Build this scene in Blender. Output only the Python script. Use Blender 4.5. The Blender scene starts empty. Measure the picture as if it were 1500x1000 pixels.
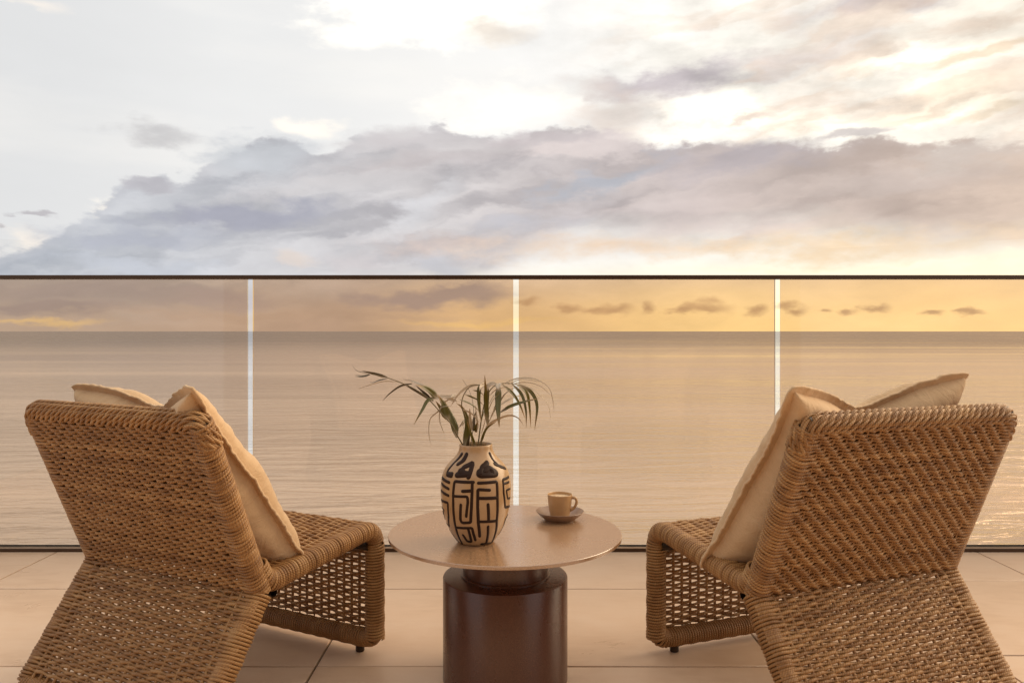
import bpy, bmesh, math, random
import numpy as np
from mathutils import Vector, Matrix, noise as mnoise

SC = bpy.context.scene
COL = SC.collection
R = math.radians
random.seed(7)
rng = np.random.default_rng(11)

# ------------------------------------------------------------------ camera
CAM_H = 0.87
F_PX = 1124.0                      # focal length in pixels of a 1500 px wide frame
cam_d = bpy.data.cameras.new('camera')
cam_d.sensor_width = 36.0
cam_d.lens = 36.0 * F_PX / 1500.0
cam_d.shift_y = -0.0100
cam_d.clip_start = 0.05
cam_d.clip_end = 200000.0
cam = bpy.data.objects.new('camera', cam_d)
cam.location = (0, 0, CAM_H)
cam.rotation_euler = (R(90), 0, 0)
COL.objects.link(cam)
SC.camera = cam

SC.view_settings.view_transform = 'Standard'
SC.view_settings.look = 'None'
SC.view_settings.exposure = 0.0
SC.view_settings.gamma = 1.0
SC.view_settings.use_curve_mapping = False
SC.cycles.max_bounces = 7
SC.cycles.transparent_max_bounces = 16
SC.cycles.sample_clamp_indirect = 6.0


def lin(c):
    return tuple(((v / 255) / 12.92 if v / 255 <= 0.04045 else ((v / 255 + 0.055) / 1.055) ** 2.4) for v in c)


# ------------------------------------------------------------------ sky (world)
SUN_AZ, SUN_EL = R(68), R(28)      # to the right of straight ahead, low over the sea

world = bpy.data.worlds.new('World')
SC.world = world
world.use_nodes = True
NT = world.node_tree
NT.nodes.clear()


class G:
    """tiny helper for wiring shader nodes"""
    def __init__(self, nt):
        self.nt = nt

    def n(self, kind, **kw):
        nd = self.nt.nodes.new(kind)
        for k, v in kw.items():
            setattr(nd, k, v)
        return nd

    def put(self, sock, v):
        if v is None:
            return
        if hasattr(v, 'is_output'):
            self.nt.links.new(v, sock)
        else:
            sock.default_value = v

    def math(self, op, a, b=None, c=None, clamp=False):
        nd = self.n('ShaderNodeMath', operation=op, use_clamp=clamp)
        self.put(nd.inputs[0], a); self.put(nd.inputs[1], b); self.put(nd.inputs[2], c)
        return nd.outputs[0]

    def vmath(self, op, a, b=None, c=None):
        nd = self.n('ShaderNodeVectorMath', operation=op)
        self.put(nd.inputs[0], a); self.put(nd.inputs[1], b)
        if c is not None:
            self.put(nd.inputs[2], c)
        return nd.outputs[0]

    def noise(self, vec, scale, detail=5, rough=0.55, lac=2.0, dist=0.0):
        nd = self.n('ShaderNodeTexNoise')
        self.put(nd.inputs['Vector'], vec)
        nd.inputs['Scale'].default_value = scale
        nd.inputs['Detail'].default_value = detail
        nd.inputs['Roughness'].default_value = rough
        nd.inputs['Lacunarity'].default_value = lac
        nd.inputs['Distortion'].default_value = dist
        return nd

    def step(self, v, lo, hi, a=0.0, b=1.0):
        nd = self.n('ShaderNodeMapRange', interpolation_type='SMOOTHSTEP')
        self.put(nd.inputs[0], v); self.put(nd.inputs[1], lo); self.put(nd.inputs[2], hi)
        self.put(nd.inputs[3], a); self.put(nd.inputs[4], b)
        return nd.outputs[0]

    def rng(self, v, lo, hi, a=0.0, b=1.0):
        nd = self.n('ShaderNodeMapRange')
        self.put(nd.inputs[0], v); self.put(nd.inputs[1], lo); self.put(nd.inputs[2], hi)
        self.put(nd.inputs[3], a); self.put(nd.inputs[4], b)
        return nd.outputs[0]

    def mix(self, fac, a, b, blend='MIX'):
        nd = self.n('ShaderNodeMix', data_type='RGBA', blend_type=blend)
        self.put(nd.inputs[0], fac)
        for s, v in ((nd.inputs[6], a), (nd.inputs[7], b)):
            if isinstance(v, tuple) and len(v) == 3:
                v = (*v, 1)
            self.put(s, v)
        return nd.outputs[2]

    def ramp(self, fac, stops, mode='EASE'):
        nd = self.n('ShaderNodeValToRGB')
        cr = nd.color_ramp
        cr.interpolation = mode
        while len(cr.elements) > 1:
            cr.elements.remove(cr.elements[-1])
        cr.elements[0].position = stops[0][0]
        cr.elements[0].color = (*stops[0][1], 1)
        for p, c in stops[1:]:
            e = cr.elements.new(p)
            e.color = (*c, 1)
        self.put(nd.inputs[0], fac)
        return nd.outputs[0]

    def mapping(self, vec, loc=(0, 0, 0), rot=(0, 0, 0), scale=(1, 1, 1), kind='POINT'):
        nd = self.n('ShaderNodeMapping', vector_type=kind)
        self.put(nd.inputs['Vector'], vec)
        nd.inputs['Location'].default_value = loc
        nd.inputs['Rotation'].default_value = rot
        nd.inputs['Scale'].default_value = scale
        return nd.outputs[0]


def sky_ae(px, py):
    """azimuth and tangent of elevation of a direction over the sea"""
    a = math.atan((px - 750) / F_PX)
    return a, (485 - py) / F_PX * math.cos(a)


g = G(NT)
tc = g.n('ShaderNodeTexCoord')
D = tc.outputs['Generated']
sp = g.n('ShaderNodeSeparateXYZ'); g.put(sp.inputs[0], D)
AZ = g.math('ARCTAN2', sp.outputs[0], sp.outputs[1])
rr = g.math('MAXIMUM', g.math('SQRT', g.math('ADD', g.math('MULTIPLY', sp.outputs[0], sp.outputs[0]),
                                             g.math('MULTIPLY', sp.outputs[1], sp.outputs[1]))), 0.06)
EL = g.math('DIVIDE', sp.outputs[2], rr)
DS = g.mapping(D, scale=(1, 1, 2.6))                       # clouds are wider than tall
nA = g.noise(DS, 7.0, 6, 0.56)
nB = g.noise(g.mapping(D, loc=(3.1, 1.7, 5.2), scale=(1, 1, 2.2)), 22.0, 5, 0.58)
nC = g.noise(g.mapping(D, loc=(9.1, 4.7, 2.2), scale=(1, 1, 5.0)), 3.2, 4, 0.5)
cA = g.n('ShaderNodeCombineXYZ'); g.put(cA.inputs[0], AZ); g.put(cA.inputs[1], EL)
P0 = cA.outputs[0]
w1 = g.vmath('MULTIPLY', g.vmath('SUBTRACT', nA.outputs['Color'], (0.5, 0.5, 0.5)), (0.16, 0.06, 0))
w2 = g.vmath('MULTIPLY', g.vmath('SUBTRACT', nB.outputs['Color'], (0.5, 0.5, 0.5)), (0.045, 0.026, 0))
P1 = g.vmath('ADD', g.vmath('ADD', P0, w1), w2)            # broad clouds
P2 = g.vmath('ADD', P0, w2)                                # small puffs
nE = g.noise(g.vmath('ADD', DS, (.022, -.006, .045)), 7.0, 6, 0.56)      # the same clouds a step towards the sun
RELIEF = g.math('SUBTRACT', nA.outputs['Fac'], nE.outputs['Fac'])
NA = nA.outputs['Fac']; NB = nB.outputs['Fac']; NC = nC.outputs['Fac']
AN = g.rng(AZ, -math.pi, math.pi)
ap = lambda a: (a + math.pi) / (2 * math.pi)

top = g.ramp(AN, [(0, (.74, .74, .76)), (ap(-1.4), (.72, .73, .76)), (ap(-.588), (.77, .775, .78)), (ap(-.3), (.86, .86, .855)),
                  (ap(0), (.97, .955, .93)), (ap(.3), (1.02, .97, .88)), (ap(.588), (1.04, .95, .82)), (ap(1.0), (.96, .86, .73)),
                  (ap(1.9), (.82, .78, .76)), (1, (.74, .74, .76))])
low = g.ramp(AN, [(0, (.56, .54, .57)), (ap(-.9), (.62, .60, .62)), (ap(-.588), (.70, .66, .62)), (ap(-.25), (.68, .60, .55)),
                  (ap(0), (1.06, .88, .56)), (ap(.3), (1.45, 1.25, .68)), (ap(.588), (1.55, 1.32, .70)), (ap(1.0), (1.05, .84, .56)),
                  (ap(1.9), (.72, .64, .60)), (1, (.56, .54, .57))])
sky = g.mix(g.step(EL, 0.015, 0.105), low, top)
# thin veil of high cloud everywhere
veil = g.step(NC, 0.45, 0.72)
sky = g.mix(g.math('MULTIPLY', veil, 0.30), sky, g.mix(0.5, sky, (1.22, 1.15, 1.04)))
sky = g.mix(g.step(EL, .45, 1.6), sky, (1.15, 1.08, .99))   # thin cloud overhead, brightened to add fill light on the balcony
hi = g.math('MULTIPLY', g.step(NA, 0.52, 0.70), g.step(EL, 0.40, 0.62))
sky0 = g.mix(g.math('MULTIPLY', hi, 0.55), sky, g.ramp(AN, [(0, (.52, .53, .58)), (ap(0), (.74, .70, .68)), (ap(.6), (.85, .74, .62)), (1, (.52, .53, .58))]))

SPLIT = 0.10                                               # clouds are worked out for the high and the low part of the sky over the sea
ROT = {}
for a_ in (0, 5, 10, 16, 32):                              # the same directions, tilted, for clouds that slope
    for nm, p_ in (('1', P1), ('2', P2)):
        if a_ == 0:
            ROT[nm, a_] = p_
        elif nm == '1':
            v1_ = g.n('ShaderNodeVectorMath', operation='DOT_PRODUCT'); g.put(v1_.inputs[0], p_); v1_.inputs[1].default_value = (math.cos(R(a_)), math.sin(R(a_)), 0)
            v2_ = g.n('ShaderNodeVectorMath', operation='DOT_PRODUCT'); g.put(v2_.inputs[0], p_); v2_.inputs[1].default_value = (-math.sin(R(a_)), math.cos(R(a_)), 0)
            c_ = g.n('ShaderNodeCombineXYZ'); g.put(c_.inputs[0], v1_.outputs['Value']); g.put(c_.inputs[1], v2_.outputs['Value'])
            ROT[nm, a_] = c_.outputs[0]
NB0 = g.math('SUBTRACT', NB, 0.5)
KN = {}


def blob(px, py, rx, ry, col, op=1.0, rot=0.0, soft=0.4, k=0.8, P='1', srgb=True):
    """one soft-edged cloud: centre and half axes in pixels of the view over the sea"""
    a, e = sky_ae(px, py)
    sx, sy = 1.45 * rx / F_PX * math.cos(a) ** 2, 1.45 * ry / F_PX * math.cos(a)
    q = min((0, 5, 10, 16, 32), key=lambda v: abs(v - rot)) if P == '1' else 0
    ca, sa = math.cos(R(q)), math.sin(R(q))
    u0, v0 = a * ca + e * sa, -a * sa + e * ca
    ext = math.hypot(sx * sa, sy * ca) + (.055 if P == '1' else .015)
    if k not in KN:
        KN[k] = g.math('MULTIPLY_ADD', NB0, k, 1.0)

    def node(sky):
        d = g.vmath('MULTIPLY_ADD', ROT[P, q], (1 / sx, 1 / sy, 0), (-u0 / sx, -v0 / sy, 0))
        ln = g.n('ShaderNodeVectorMath', operation='LENGTH'); g.put(ln.inputs[0], d)
        v = g.math('SUBTRACT', KN[k], ln.outputs['Value'])
        return g.mix(g.step(v, 0.30, 0.30 + soft, 0.0, op), sky, lin(col) if srgb else col)
    return e - ext, e + ext, node


def curve(fac, pts):
    nd = g.n('ShaderNodeFloatCurve')
    c = nd.mapping.curves[0]
    pts = sorted(pts)
    c.points[0].location = pts[0]
    c.points[1].location = pts[-1]
    for p in pts[1:-1]:
        c.points.new(*p)
    nd.mapping.update()
    g.put(nd.inputs['Value'], fac)
    return nd.outputs[0]


def edge(pts, left, right):
    q = [(ap(sky_ae(*p)[0]), sky_ae(*p)[1]) for p in pts]
    return [((p - .35) / .3, e) for p, e in q] + [(0.0, left), (1.0, right)]


# light patches where the low sun burns through
glow = [blob(*b[:4], b[4], b[5], rot=b[6], soft=b[7], srgb=False) for b in [
    (645, 18, 200, 62, (1.8, 1.68, 1.45), .9, 0, .65), (550, 50, 120, 34, (1.5, 1.4, 1.22), .6, 10, .7),
    (755, 155, 150, 50, (1.3, 1.22, 1.08), .85, 0, .8), (1040, 165, 105, 38, (1.4, 1.3, 1.12), .9, 0, .6), (1180, 182, 150, 30, (1.35, 1.24, 1.05), .9, 0, .6),
    (1400, 140, 150, 50, (1.6, 1.4, 1.1), .8, 5, .65), (1330, 88, 160, 24, (1.45, 1.3, 1.08), .75, 0, .6),
    (190, 306, 80, 24, (1.25, 1.14, .98), .85, 0, .6), (465, 186, 62, 20, (1.2, 1.1, .96), .8, 0, .6), (50, 355, 80, 18, (1.05, .94, .82), .6, 0, .7),
    (60, 5, 80, 14, (1.05, .95, .84), .6, 0, .7)]]
# grey and buff shreds among them
shreds = [blob(*b[:4], b[4], b[5], rot=b[6], soft=b[7]) for b in [
    (990, 112, 150, 34, (196, 187, 190), .95, 4, .55), (905, 165, 125, 52, (232, 219, 210), .75, 16, .6), (870, 120, 60, 20, (226, 214, 208), .5, 0, .6),
    (1310, 8, 150, 26, (200, 190, 190), .95, 0, .6), (1180, 30, 60, 40, (210, 201, 200), .5, 0, .7), (725, 48, 105, 28, (224, 213, 202), .75, 0, .65),
    (255, 197, 115, 21, (200, 198, 199), .8, 0, .65), (62, 321, 34, 8, (190, 186, 190), .85, 0, .5), (6, 338, 22, 8, (192, 186, 188), .8, 0, .5),
    (1180, 78, 150, 30, (228, 215, 208), .7, 5, .6), (1430, 78, 140, 13, (238, 213, 184), .75, 5, .6), (1130, 100, 110, 24, (220, 208, 204), .5, 5, .6),
    (1350, 165, 95, 12, (240, 222, 200), .65, 5, .6), (1090, 176, 60, 8, (225, 207, 194), .65, 5, .5), (1450, 168, 95, 14, (236, 214, 186), .65, 5, .6),
    (1250, 108, 70, 10, (240, 222, 200), .5, 0, .6), (1030, 45, 26, 20, (252, 246, 240), .6, 0, .6)]]

AC = g.rng(AN, .35, .65)
etop = curve(AC, edge([(0, 372), (60, 346), (150, 300), (180, 268), (225, 258), (280, 252), (320, 226), (350, 207), (430, 196), (465, 222), (520, 196),
                       (600, 178), (650, 172), (690, 192), (760, 190), (850, 188), (950, 200), (1050, 205), (1150, 208), (1230, 200), (1300, 188),
                       (1330, 210), (1400, 205), (1500, 202)], .06, .16))
ebot = curve(AC, edge([(0, 450), (300, 440), (520, 420), (700, 400), (850, 352), (1000, 340), (1200, 335), (1500, 345)], .03, .10))
eN = g.math('MULTIPLY_ADD', NB0, 0.056, g.math('MULTIPLY_ADD', g.math('SUBTRACT', NA, 0.5), 0.050, EL))
dtop = g.math('SUBTRACT', etop, eN)
mtop = g.step(dtop, -0.001, 0.011)
eN2 = g.math('MULTIPLY_ADD', g.math('SUBTRACT', NA, 0.5), 0.09, EL)
mbot = g.step(g.math('SUBTRACT', eN2, ebot), -0.03, 0.03)
# inside of the bank: long lenses of lighter and darker cloud, rising to the right
PS = g.vmath('MULTIPLY', ROT['1', 10], (1, 4.6, 1))
st = g.noise(PS, 5.5, 4, 0.45).outputs['Fac']
dark = g.ramp(AC, [(0, lin((168, 174, 184))), (.2, lin((172, 178, 188))), (.42, lin((181, 178, 182))), (.6, lin((186, 175, 174))), (.8, lin((198, 177, 163))), (1, lin((190, 177, 172)))], 'LINEAR')
light = g.ramp(AC, [(0, lin((212, 215, 221))), (.25, lin((216, 218, 223))), (.45, lin((222, 217, 217))), (.62, lin((216, 202, 198))), (.85, lin((226, 202, 182))), (1, lin((224, 204, 186)))], 'LINEAR')
peach = g.math('MULTIPLY', g.math('MULTIPLY', g.step(st, 0.46, 0.64), g.step(AZ, .02, .30)), g.step(EL, .52, .36, 0.0, .62))
bank = g.mix(g.step(st, 0.32, 0.66), dark, light)
bank = g.mix(g.math('MULTIPLY', g.step(dtop, 0.030, 0.0), 0.35), bank, g.mix(0.5, dark, (.62, .60, .62)))
mbank = g.math('MULTIPLY', g.math('MULTIPLY', mtop, mbot), g.step(g.math('ABSOLUTE', AZ), .93, .72, 0.0, .97))
# forms that stand out on the bank
forms = [blob(*b[:4], b[4], b[5], rot=b[6], soft=b[7]) for b in [
    (385, 232, 115, 42, (206, 209, 214), .8, 10, .5), (215, 272, 62, 17, (192, 190, 196), .9, 5, .4),
    (350, 314, 200, 22, (170, 171, 184), .9, 5, .6), (210, 345, 165, 22, (182, 185, 197), .75, 5, .6), (180, 385, 200, 18, (203, 207, 216), .8, 0, .6),
    (600, 205, 130, 26, (210, 204, 205), .8, 5, .6), (640, 240, 250, 26, (208, 200, 200), .8, 10, .6), (520, 270, 240, 18, (216, 212, 213), .7, 10, .6),
    (860, 222, 115, 24, (227, 215, 212), .85, 5, .45), (800, 205, 120, 14, (206, 196, 197), .7, 0, .6), (880, 262, 155, 18, (182, 185, 194), .85, 16, .6),
    (600, 310, 120, 30, (221, 220, 223), .8, 32, .7), (760, 330, 120, 20, (198, 198, 206), .6, 10, .7), (850, 290, 90, 16, (216, 208, 208), .6, 16, .7),
    (1090, 232, 175, 30, (188, 179, 182), .85, 0, .6), (1260, 200, 90, 12, (205, 196, 193), .8, 10, .5), (1300, 262, 240, 26, (207, 192, 184), .7, 0, .6),
    (1420, 225, 120, 26, (215, 203, 194), .7, 0, .6), (960, 286, 120, 12, (219, 206, 202), .6, 10, .6),
    (640, 388, 60, 22, (206, 206, 212), .75, 0, .5), (412, 384, 48, 20, (234, 219, 208), .7, 0, .6), (520, 385, 80, 20, (216, 209, 210), .7, 0, .6),
    (1250, 362, 430, 30, (243, 212, 172), .8, 0, .8), (880, 366, 280, 30, (239, 209, 180), .8, 0, .8), (640, 360, 160, 24, (226, 206, 196), .6, 0, .8)]]
forms += [blob(*b[:4], b[4], b[5], rot=b[6], soft=b[7], srgb=False) for b in [
    (1250, 393, 360, 9, (1.12, 1.0, .76), .8, 0, .6), (1400, 385, 160, 7, (1.15, 1.02, .80), .7, 0, .6)]]
# low over the horizon: rain-grey bank on the left, gold gaps, a row of small puffs on the right
forms += [blob(*b[:4], b[4], b[5], rot=b[6], soft=b[7], srgb=False, k=.5) for b in [
    (120, 425, 330, 30, (.50, .50, .56), .75, 0, .6), (60, 452, 200, 16, (.47, .46, .52), .8, 0, .5), (640, 432, 150, 22, (.50, .47, .52), .85, 5, .5),
    (330, 435, 120, 22, (.54, .51, .56), .6, 0, .6), (450, 462, 330, 16, (.66, .58, .52), .6, 0, .7), (65, 476, 150, 9, (1.0, .86, .52), .9, 0, .6),
    (720, 472, 150, 10, (1.15, .95, .50), .8, 0, .7)]]
forms += [blob(x, y, rx * 1.15, ry * 1.25, (.74, .57, .37), .85, soft=.65, k=1.1, P='2', srgb=False) for (x, y, rx, ry) in [
    (770, 440, 26, 7), (835, 451, 24, 7), (872, 455, 34, 6), (905, 451, 28, 10), (948, 450, 16, 9), (1000, 455, 26, 8), (1035, 452, 44, 12),
    (1112, 454, 18, 8), (1163, 453, 22, 10), (1207, 456, 15, 6), (1242, 457, 18, 6), (1285, 453, 24, 7), (1370, 458, 18, 5), (1425, 456, 26, 5)]]

bgs = []
for up_ in (True, False):
    c_ = sky0 if up_ else sky
    pick = lambda L: [n_ for lo_, hi_, n_ in L if (hi_ > SPLIT if up_ else lo_ < SPLIT)]
    for n_ in pick(glow) + pick(shreds):
        c_ = n_(c_)
    if up_:
        c_ = g.mix(peach, c_, lin((236, 212, 192)))
    c_ = g.mix(mbank, c_, bank)
    for n_ in pick(forms):
        c_ = n_(c_)
    amt = g.math('MAXIMUM', g.math('MULTIPLY', mbank, .42), g.math('MULTIPLY', g.step(AZ, -.06, .26, .05, .95), g.math('SUBTRACT', 1.0, g.math('MULTIPLY', mbank, .5)))) if up_ else .35
    rel = g.math('MULTIPLY_ADD', g.math('MULTIPLY_ADD', NB0, .35, RELIEF), amt, 1.0)
    c_ = g.vmath('SCALE', c_)
    g.put(c_.node.inputs['Scale'], rel)
    b_ = g.n('ShaderNodeBackground'); g.put(b_.inputs[0], c_)
    bgs.append(b_)
bg0 = g.n('ShaderNodeBackground'); g.put(bg0.inputs[0], sky0)
m1_ = g.n('ShaderNodeMixShader')
g.put(m1_.inputs[0], g.math('GREATER_THAN', EL, SPLIT)); g.put(m1_.inputs[1], bgs[1].outputs[0]); g.put(m1_.inputs[2], bgs[0].outputs[0])
over = g.math('MULTIPLY', g.math('LESS_THAN', g.math('ABSOLUTE', AZ), .95),
              g.math('MULTIPLY', g.math('GREATER_THAN', EL, -.01), g.math('LESS_THAN', EL, .60)))
m2_ = g.n('ShaderNodeMixShader')
g.put(m2_.inputs[0], over); g.put(m2_.inputs[1], bg0.outputs[0]); g.put(m2_.inputs[2], m1_.outputs[0])
out = g.n('ShaderNodeOutputWorld')
NT.links.new(m2_.outputs[0], out.inputs[0])
world.cycles.sampling_method = 'MANUAL'
world.cycles.sample_map_resolution = 512

# ------------------------------------------------------------------ sun, veiled by cloud
sun_d = bpy.data.lights.new('sun', 'SUN')
sun_d.energy = 2.8
sun_d.angle = R(48)
sun_d.color = (1.0, 0.78, 0.52)
sun = bpy.data.objects.new('sun', sun_d)
sun_dir = Vector((math.sin(SUN_AZ) * math.cos(SUN_EL), math.cos(SUN_AZ) * math.cos(SUN_EL), math.sin(SUN_EL)))
sun.rotation_euler = sun_dir.to_track_quat('Z', 'Y').to_euler()
sun.location = sun_dir * 40
COL.objects.link(sun)


# ------------------------------------------------------------------ materials
def material(name, base=(.5, .5, .5), rough=.6, metallic=0.0, spec=0.5):
    m = bpy.data.materials.new(name)
    m.use_nodes = True
    gg = G(m.node_tree)
    b = m.node_tree.nodes['Principled BSDF']
    b.inputs['Base Color'].default_value = (*base, 1)
    b.inputs['Roughness'].default_value = rough
    b.inputs['Metallic'].default_value = metallic
    b.inputs['Specular IOR Level'].default_value = spec
    return m, gg, b


def bump(gg, b, h, strength, dist):
    nd = gg.n('ShaderNodeBump')
    nd.inputs['Strength'].default_value = strength
    nd.inputs['Distance'].default_value = dist
    gg.put(nd.inputs['Height'], h)
    gg.nt.links.new(nd.outputs[0], b.inputs['Normal'])
    return nd


M = {}


def obj_co(gg):
    return gg.n('ShaderNodeTexCoord').outputs['Object']


def obj_rand(gg):
    return gg.n('ShaderNodeObjectInfo').outputs['Random']


# porcelain stoneware tile: warm beige, cloudy, faintly streaked
m, gg, b = material('beige_stoneware', rough=.42)
geo = gg.n('ShaderNodeNewGeometry').outputs['Position']
off = gg.vmath('ADD', geo, gg.vmath('MULTIPLY', gg.n('ShaderNodeCombineXYZ').outputs[0], (0, 0, 0)))
rv = gg.n('ShaderNodeCombineXYZ'); rnd = obj_rand(gg)
gg.put(rv.inputs[0], gg.math('MULTIPLY', rnd, 37.0)); gg.put(rv.inputs[1], gg.math('MULTIPLY', rnd, 91.0))
tv = gg.vmath('ADD', geo, rv.outputs[0])
n1 = gg.noise(tv, 3.0, 7, .6, dist=.4).outputs['Fac']
n2 = gg.noise(gg.mapping(tv, rot=(0, 0, .4), scale=(1, 3, 1)), 9.0, 6, .6, dist=.8).outputs['Fac']
n3 = gg.noise(tv, 260.0, 3, .6).outputs['Fac']
f = gg.math('ADD', gg.math('MULTIPLY', n1, .65), gg.math('MULTIPLY', n2, .35))
c = gg.ramp(f, [(.32, (.63, .425, .275)), (.5, (.75, .54, .375)), (.68, (.79, .595, .435))], 'LINEAR')
c = gg.mix(gg.math('MULTIPLY', gg.step(n3, .55, .75), .12), c, (.42, .28, .18))
c = gg.mix(gg.math('MULTIPLY', rnd, .30), c, (.56, .38, .24))
sm = gg.noise(gg.vmath('ADD', geo, (7, 3, 0)), 2.2, 6, .65, dist=1.0).outputs['Fac']
c = gg.mix(gg.math('MULTIPLY', gg.step(sm, .45, .75), .14), c, (.46, .30, .18))
gg.put(b.inputs['Base Color'], c)
gg.put(b.inputs['Roughness'], gg.rng(n1, .35, .65, .26, .46))
bump(gg, b, n3, .08, .001)
M['tile'] = m

m, gg, b = material('brown_grout', rough=.9)
n = gg.noise(obj_co(gg), 120, 4, .6).outputs['Fac']
gg.put(b.inputs['Base Color'], gg.ramp(n, [(.3, (.045, .030, .022)), (.7, (.085, .06, .045))]))
M['grout'] = m

m, gg, b = material('brown_plaster', rough=.85)
n = gg.noise(obj_co(gg), 6, 8, .65).outputs['Fac']
gg.put(b.inputs['Base Color'], gg.ramp(n, [(.3, (.17, .105, .062)), (.7, (.21, .135, .082))]))
bump(gg, b, gg.noise(obj_co(gg), 90, 5, .6).outputs['Fac'], .2, .002)
M['plaster'] = m

# bronze anodised / powder-coated metal of the balustrade
m, gg, b = material('bronze_anodised', (.075, .042, .024), .38, .75)
gg.put(b.inputs['Roughness'], gg.rng(gg.noise(obj_co(gg), 30, 4).outputs['Fac'], .3, .7, .32, .46))
M['bronze'] = m
m, gg, b = material('champagne_metal', (.55, .42, .30), .38, .8)
gg.put(b.inputs['Roughness'], gg.rng(gg.noise(obj_co(gg), 30, 4).outputs['Fac'], .3, .7, .30, .46))
M['champagne'] = m
m, gg, b = material('black_rubber', (.02, .016, .014), .7)
gg.put(b.inputs['Roughness'], gg.rng(gg.noise(obj_co(gg), 60, 4).outputs['Fac'], .3, .7, .6, .8))
M['rubber'] = m

# bronze-tinted glass
m = bpy.data.materials.new('bronze_glass')
m.use_nodes = True
m.node_tree.nodes.clear()
gg = G(m.node_tree)
tr = gg.n('ShaderNodeBsdfTransparent'); tr.inputs[0].default_value = (.865, .745, .635, 1)
gl = gg.n('ShaderNodeBsdfGlossy'); gl.inputs['Roughness'].default_value = .02
fr = gg.n('ShaderNodeFresnel'); fr.inputs[0].default_value = 1.45
ms = gg.n('ShaderNodeMixShader')
gg.put(ms.inputs[0], gg.math('MULTIPLY', fr.outputs[0], 1.0)); gg.put(ms.inputs[1], tr.outputs[0]); gg.put(ms.inputs[2], gl.outputs[0])
o = gg.n('ShaderNodeOutputMaterial'); gg.put(o.inputs[0], ms.outputs[0])
M['glass'] = m

# woven paper-cord / rope strands
m, gg, b = material('twisted_cord', rough=.52, spec=.5)
uv = gg.n('ShaderNodeUVMap').outputs[0]
at = gg.n('ShaderNodeAttribute', attribute_name='shade').outputs['Fac']
sep = gg.n('ShaderNodeSeparateXYZ'); gg.put(sep.inputs[0], uv)
tw = gg.math('SINE', gg.math('MULTIPLY', gg.math('ADD', gg.math('MULTIPLY', sep.outputs[0], 190.0), gg.math('MULTIPLY', sep.outputs[1], 2.0)), 2 * math.pi))
tw01 = gg.math('MULTIPLY_ADD', tw, .5, .5)
fib = gg.noise(gg.mapping(uv, scale=(260, 9, 1)), 3.0, 4, .6).outputs['Fac']
blot = gg.noise(obj_co(gg), 26, 4, .6).outputs['Fac']
v = gg.math('ADD', gg.math('MULTIPLY', at, .30), gg.math('MULTIPLY', blot, .70))
c = gg.ramp(v, [(.22, (.20, .087, .025)), (.5, (.35, .170, .053)), (.78, (.51, .288, .112))], 'LINEAR')
c = gg.mix(gg.math('MULTIPLY', gg.step(tw01, .42, .0), .40), c, (.10, .040, .010))
c = gg.mix(gg.math('MULTIPLY', gg.step(fib, .55, .8), .25), c, (.52, .33, .16))
gg.put(b.inputs['Base Color'], c)
bump(gg, b, gg.math('MULTIPLY_ADD', fib, .5, tw01), .45, .0012)
M['cord'] = m

m, gg, b = material('dark_brown_steel', (.045, .026, .015), .5, .4)
gg.put(b.inputs['Roughness'], gg.rng(gg.noise(obj_co(gg), 60, 4).outputs['Fac'], .3, .7, .42, .6))
M['steel'] = m

# washed linen
m, gg, b = material('washed_linen', rough=.88, spec=.2)
oc = obj_co(gg)
wx = gg.noise(gg.mapping(oc, scale=(900, 60, 900)), 1.0, 3, .6).outputs['Fac']
wy = gg.noise(gg.mapping(oc, scale=(60, 900, 60)), 1.0, 3, .6).outputs['Fac']
wv = gg.math('ADD', gg.math('MULTIPLY', wx, .5), gg.math('MULTIPLY', wy, .5))
bl = gg.noise(oc, 9, 5, .6).outputs['Fac']
c = gg.ramp(gg.math('ADD', gg.math('MULTIPLY', wv, .5), gg.math('MULTIPLY', bl, .5)), [(.3, (.52, .335, .175)), (.5, (.61, .41, .23)), (.7, (.69, .485, .29))], 'LINEAR')
gg.put(b.inputs['Base Color'], c)
cr = gg.noise(gg.mapping(oc, scale=(1, 1, .4)), 34, 5, .62, dist=1.2).outputs['Fac']
bump(gg, b, gg.math('MULTIPLY_ADD', wv, .14, cr), .6, .008)
b.inputs['Sheen Weight'].default_value = .15
M['linen'] = m

# speckled bronze powder coat of the table: sky brightness painted into the disc, shade into the pedestal
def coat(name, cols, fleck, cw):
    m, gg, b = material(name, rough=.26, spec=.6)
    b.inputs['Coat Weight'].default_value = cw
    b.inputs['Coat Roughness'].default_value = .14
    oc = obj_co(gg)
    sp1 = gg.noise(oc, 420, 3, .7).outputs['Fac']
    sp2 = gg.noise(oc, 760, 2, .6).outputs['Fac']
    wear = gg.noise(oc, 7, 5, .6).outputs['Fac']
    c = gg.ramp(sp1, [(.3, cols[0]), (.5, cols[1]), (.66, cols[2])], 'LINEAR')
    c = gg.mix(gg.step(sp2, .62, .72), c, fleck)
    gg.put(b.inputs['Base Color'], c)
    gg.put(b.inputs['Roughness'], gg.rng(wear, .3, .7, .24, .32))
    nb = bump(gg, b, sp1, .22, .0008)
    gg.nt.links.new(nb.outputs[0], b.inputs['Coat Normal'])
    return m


M['table'] = coat('speckled_bronze_coat', ((.25, .130, .062), (.345, .19, .096), (.46, .27, .145)), (.62, .43, .26), 1.0)
M['table'].node_tree.nodes['Principled BSDF'].inputs['Coat IOR'].default_value = 2.0
M['pedestal'] = coat('bronze_coat_shaded', ((.062, .021, .011), (.090, .031, .016), (.125, .047, .025)), (.20, .11, .06), .10)  # same coat, darkened to carry the drum's shade in its colour

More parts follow.
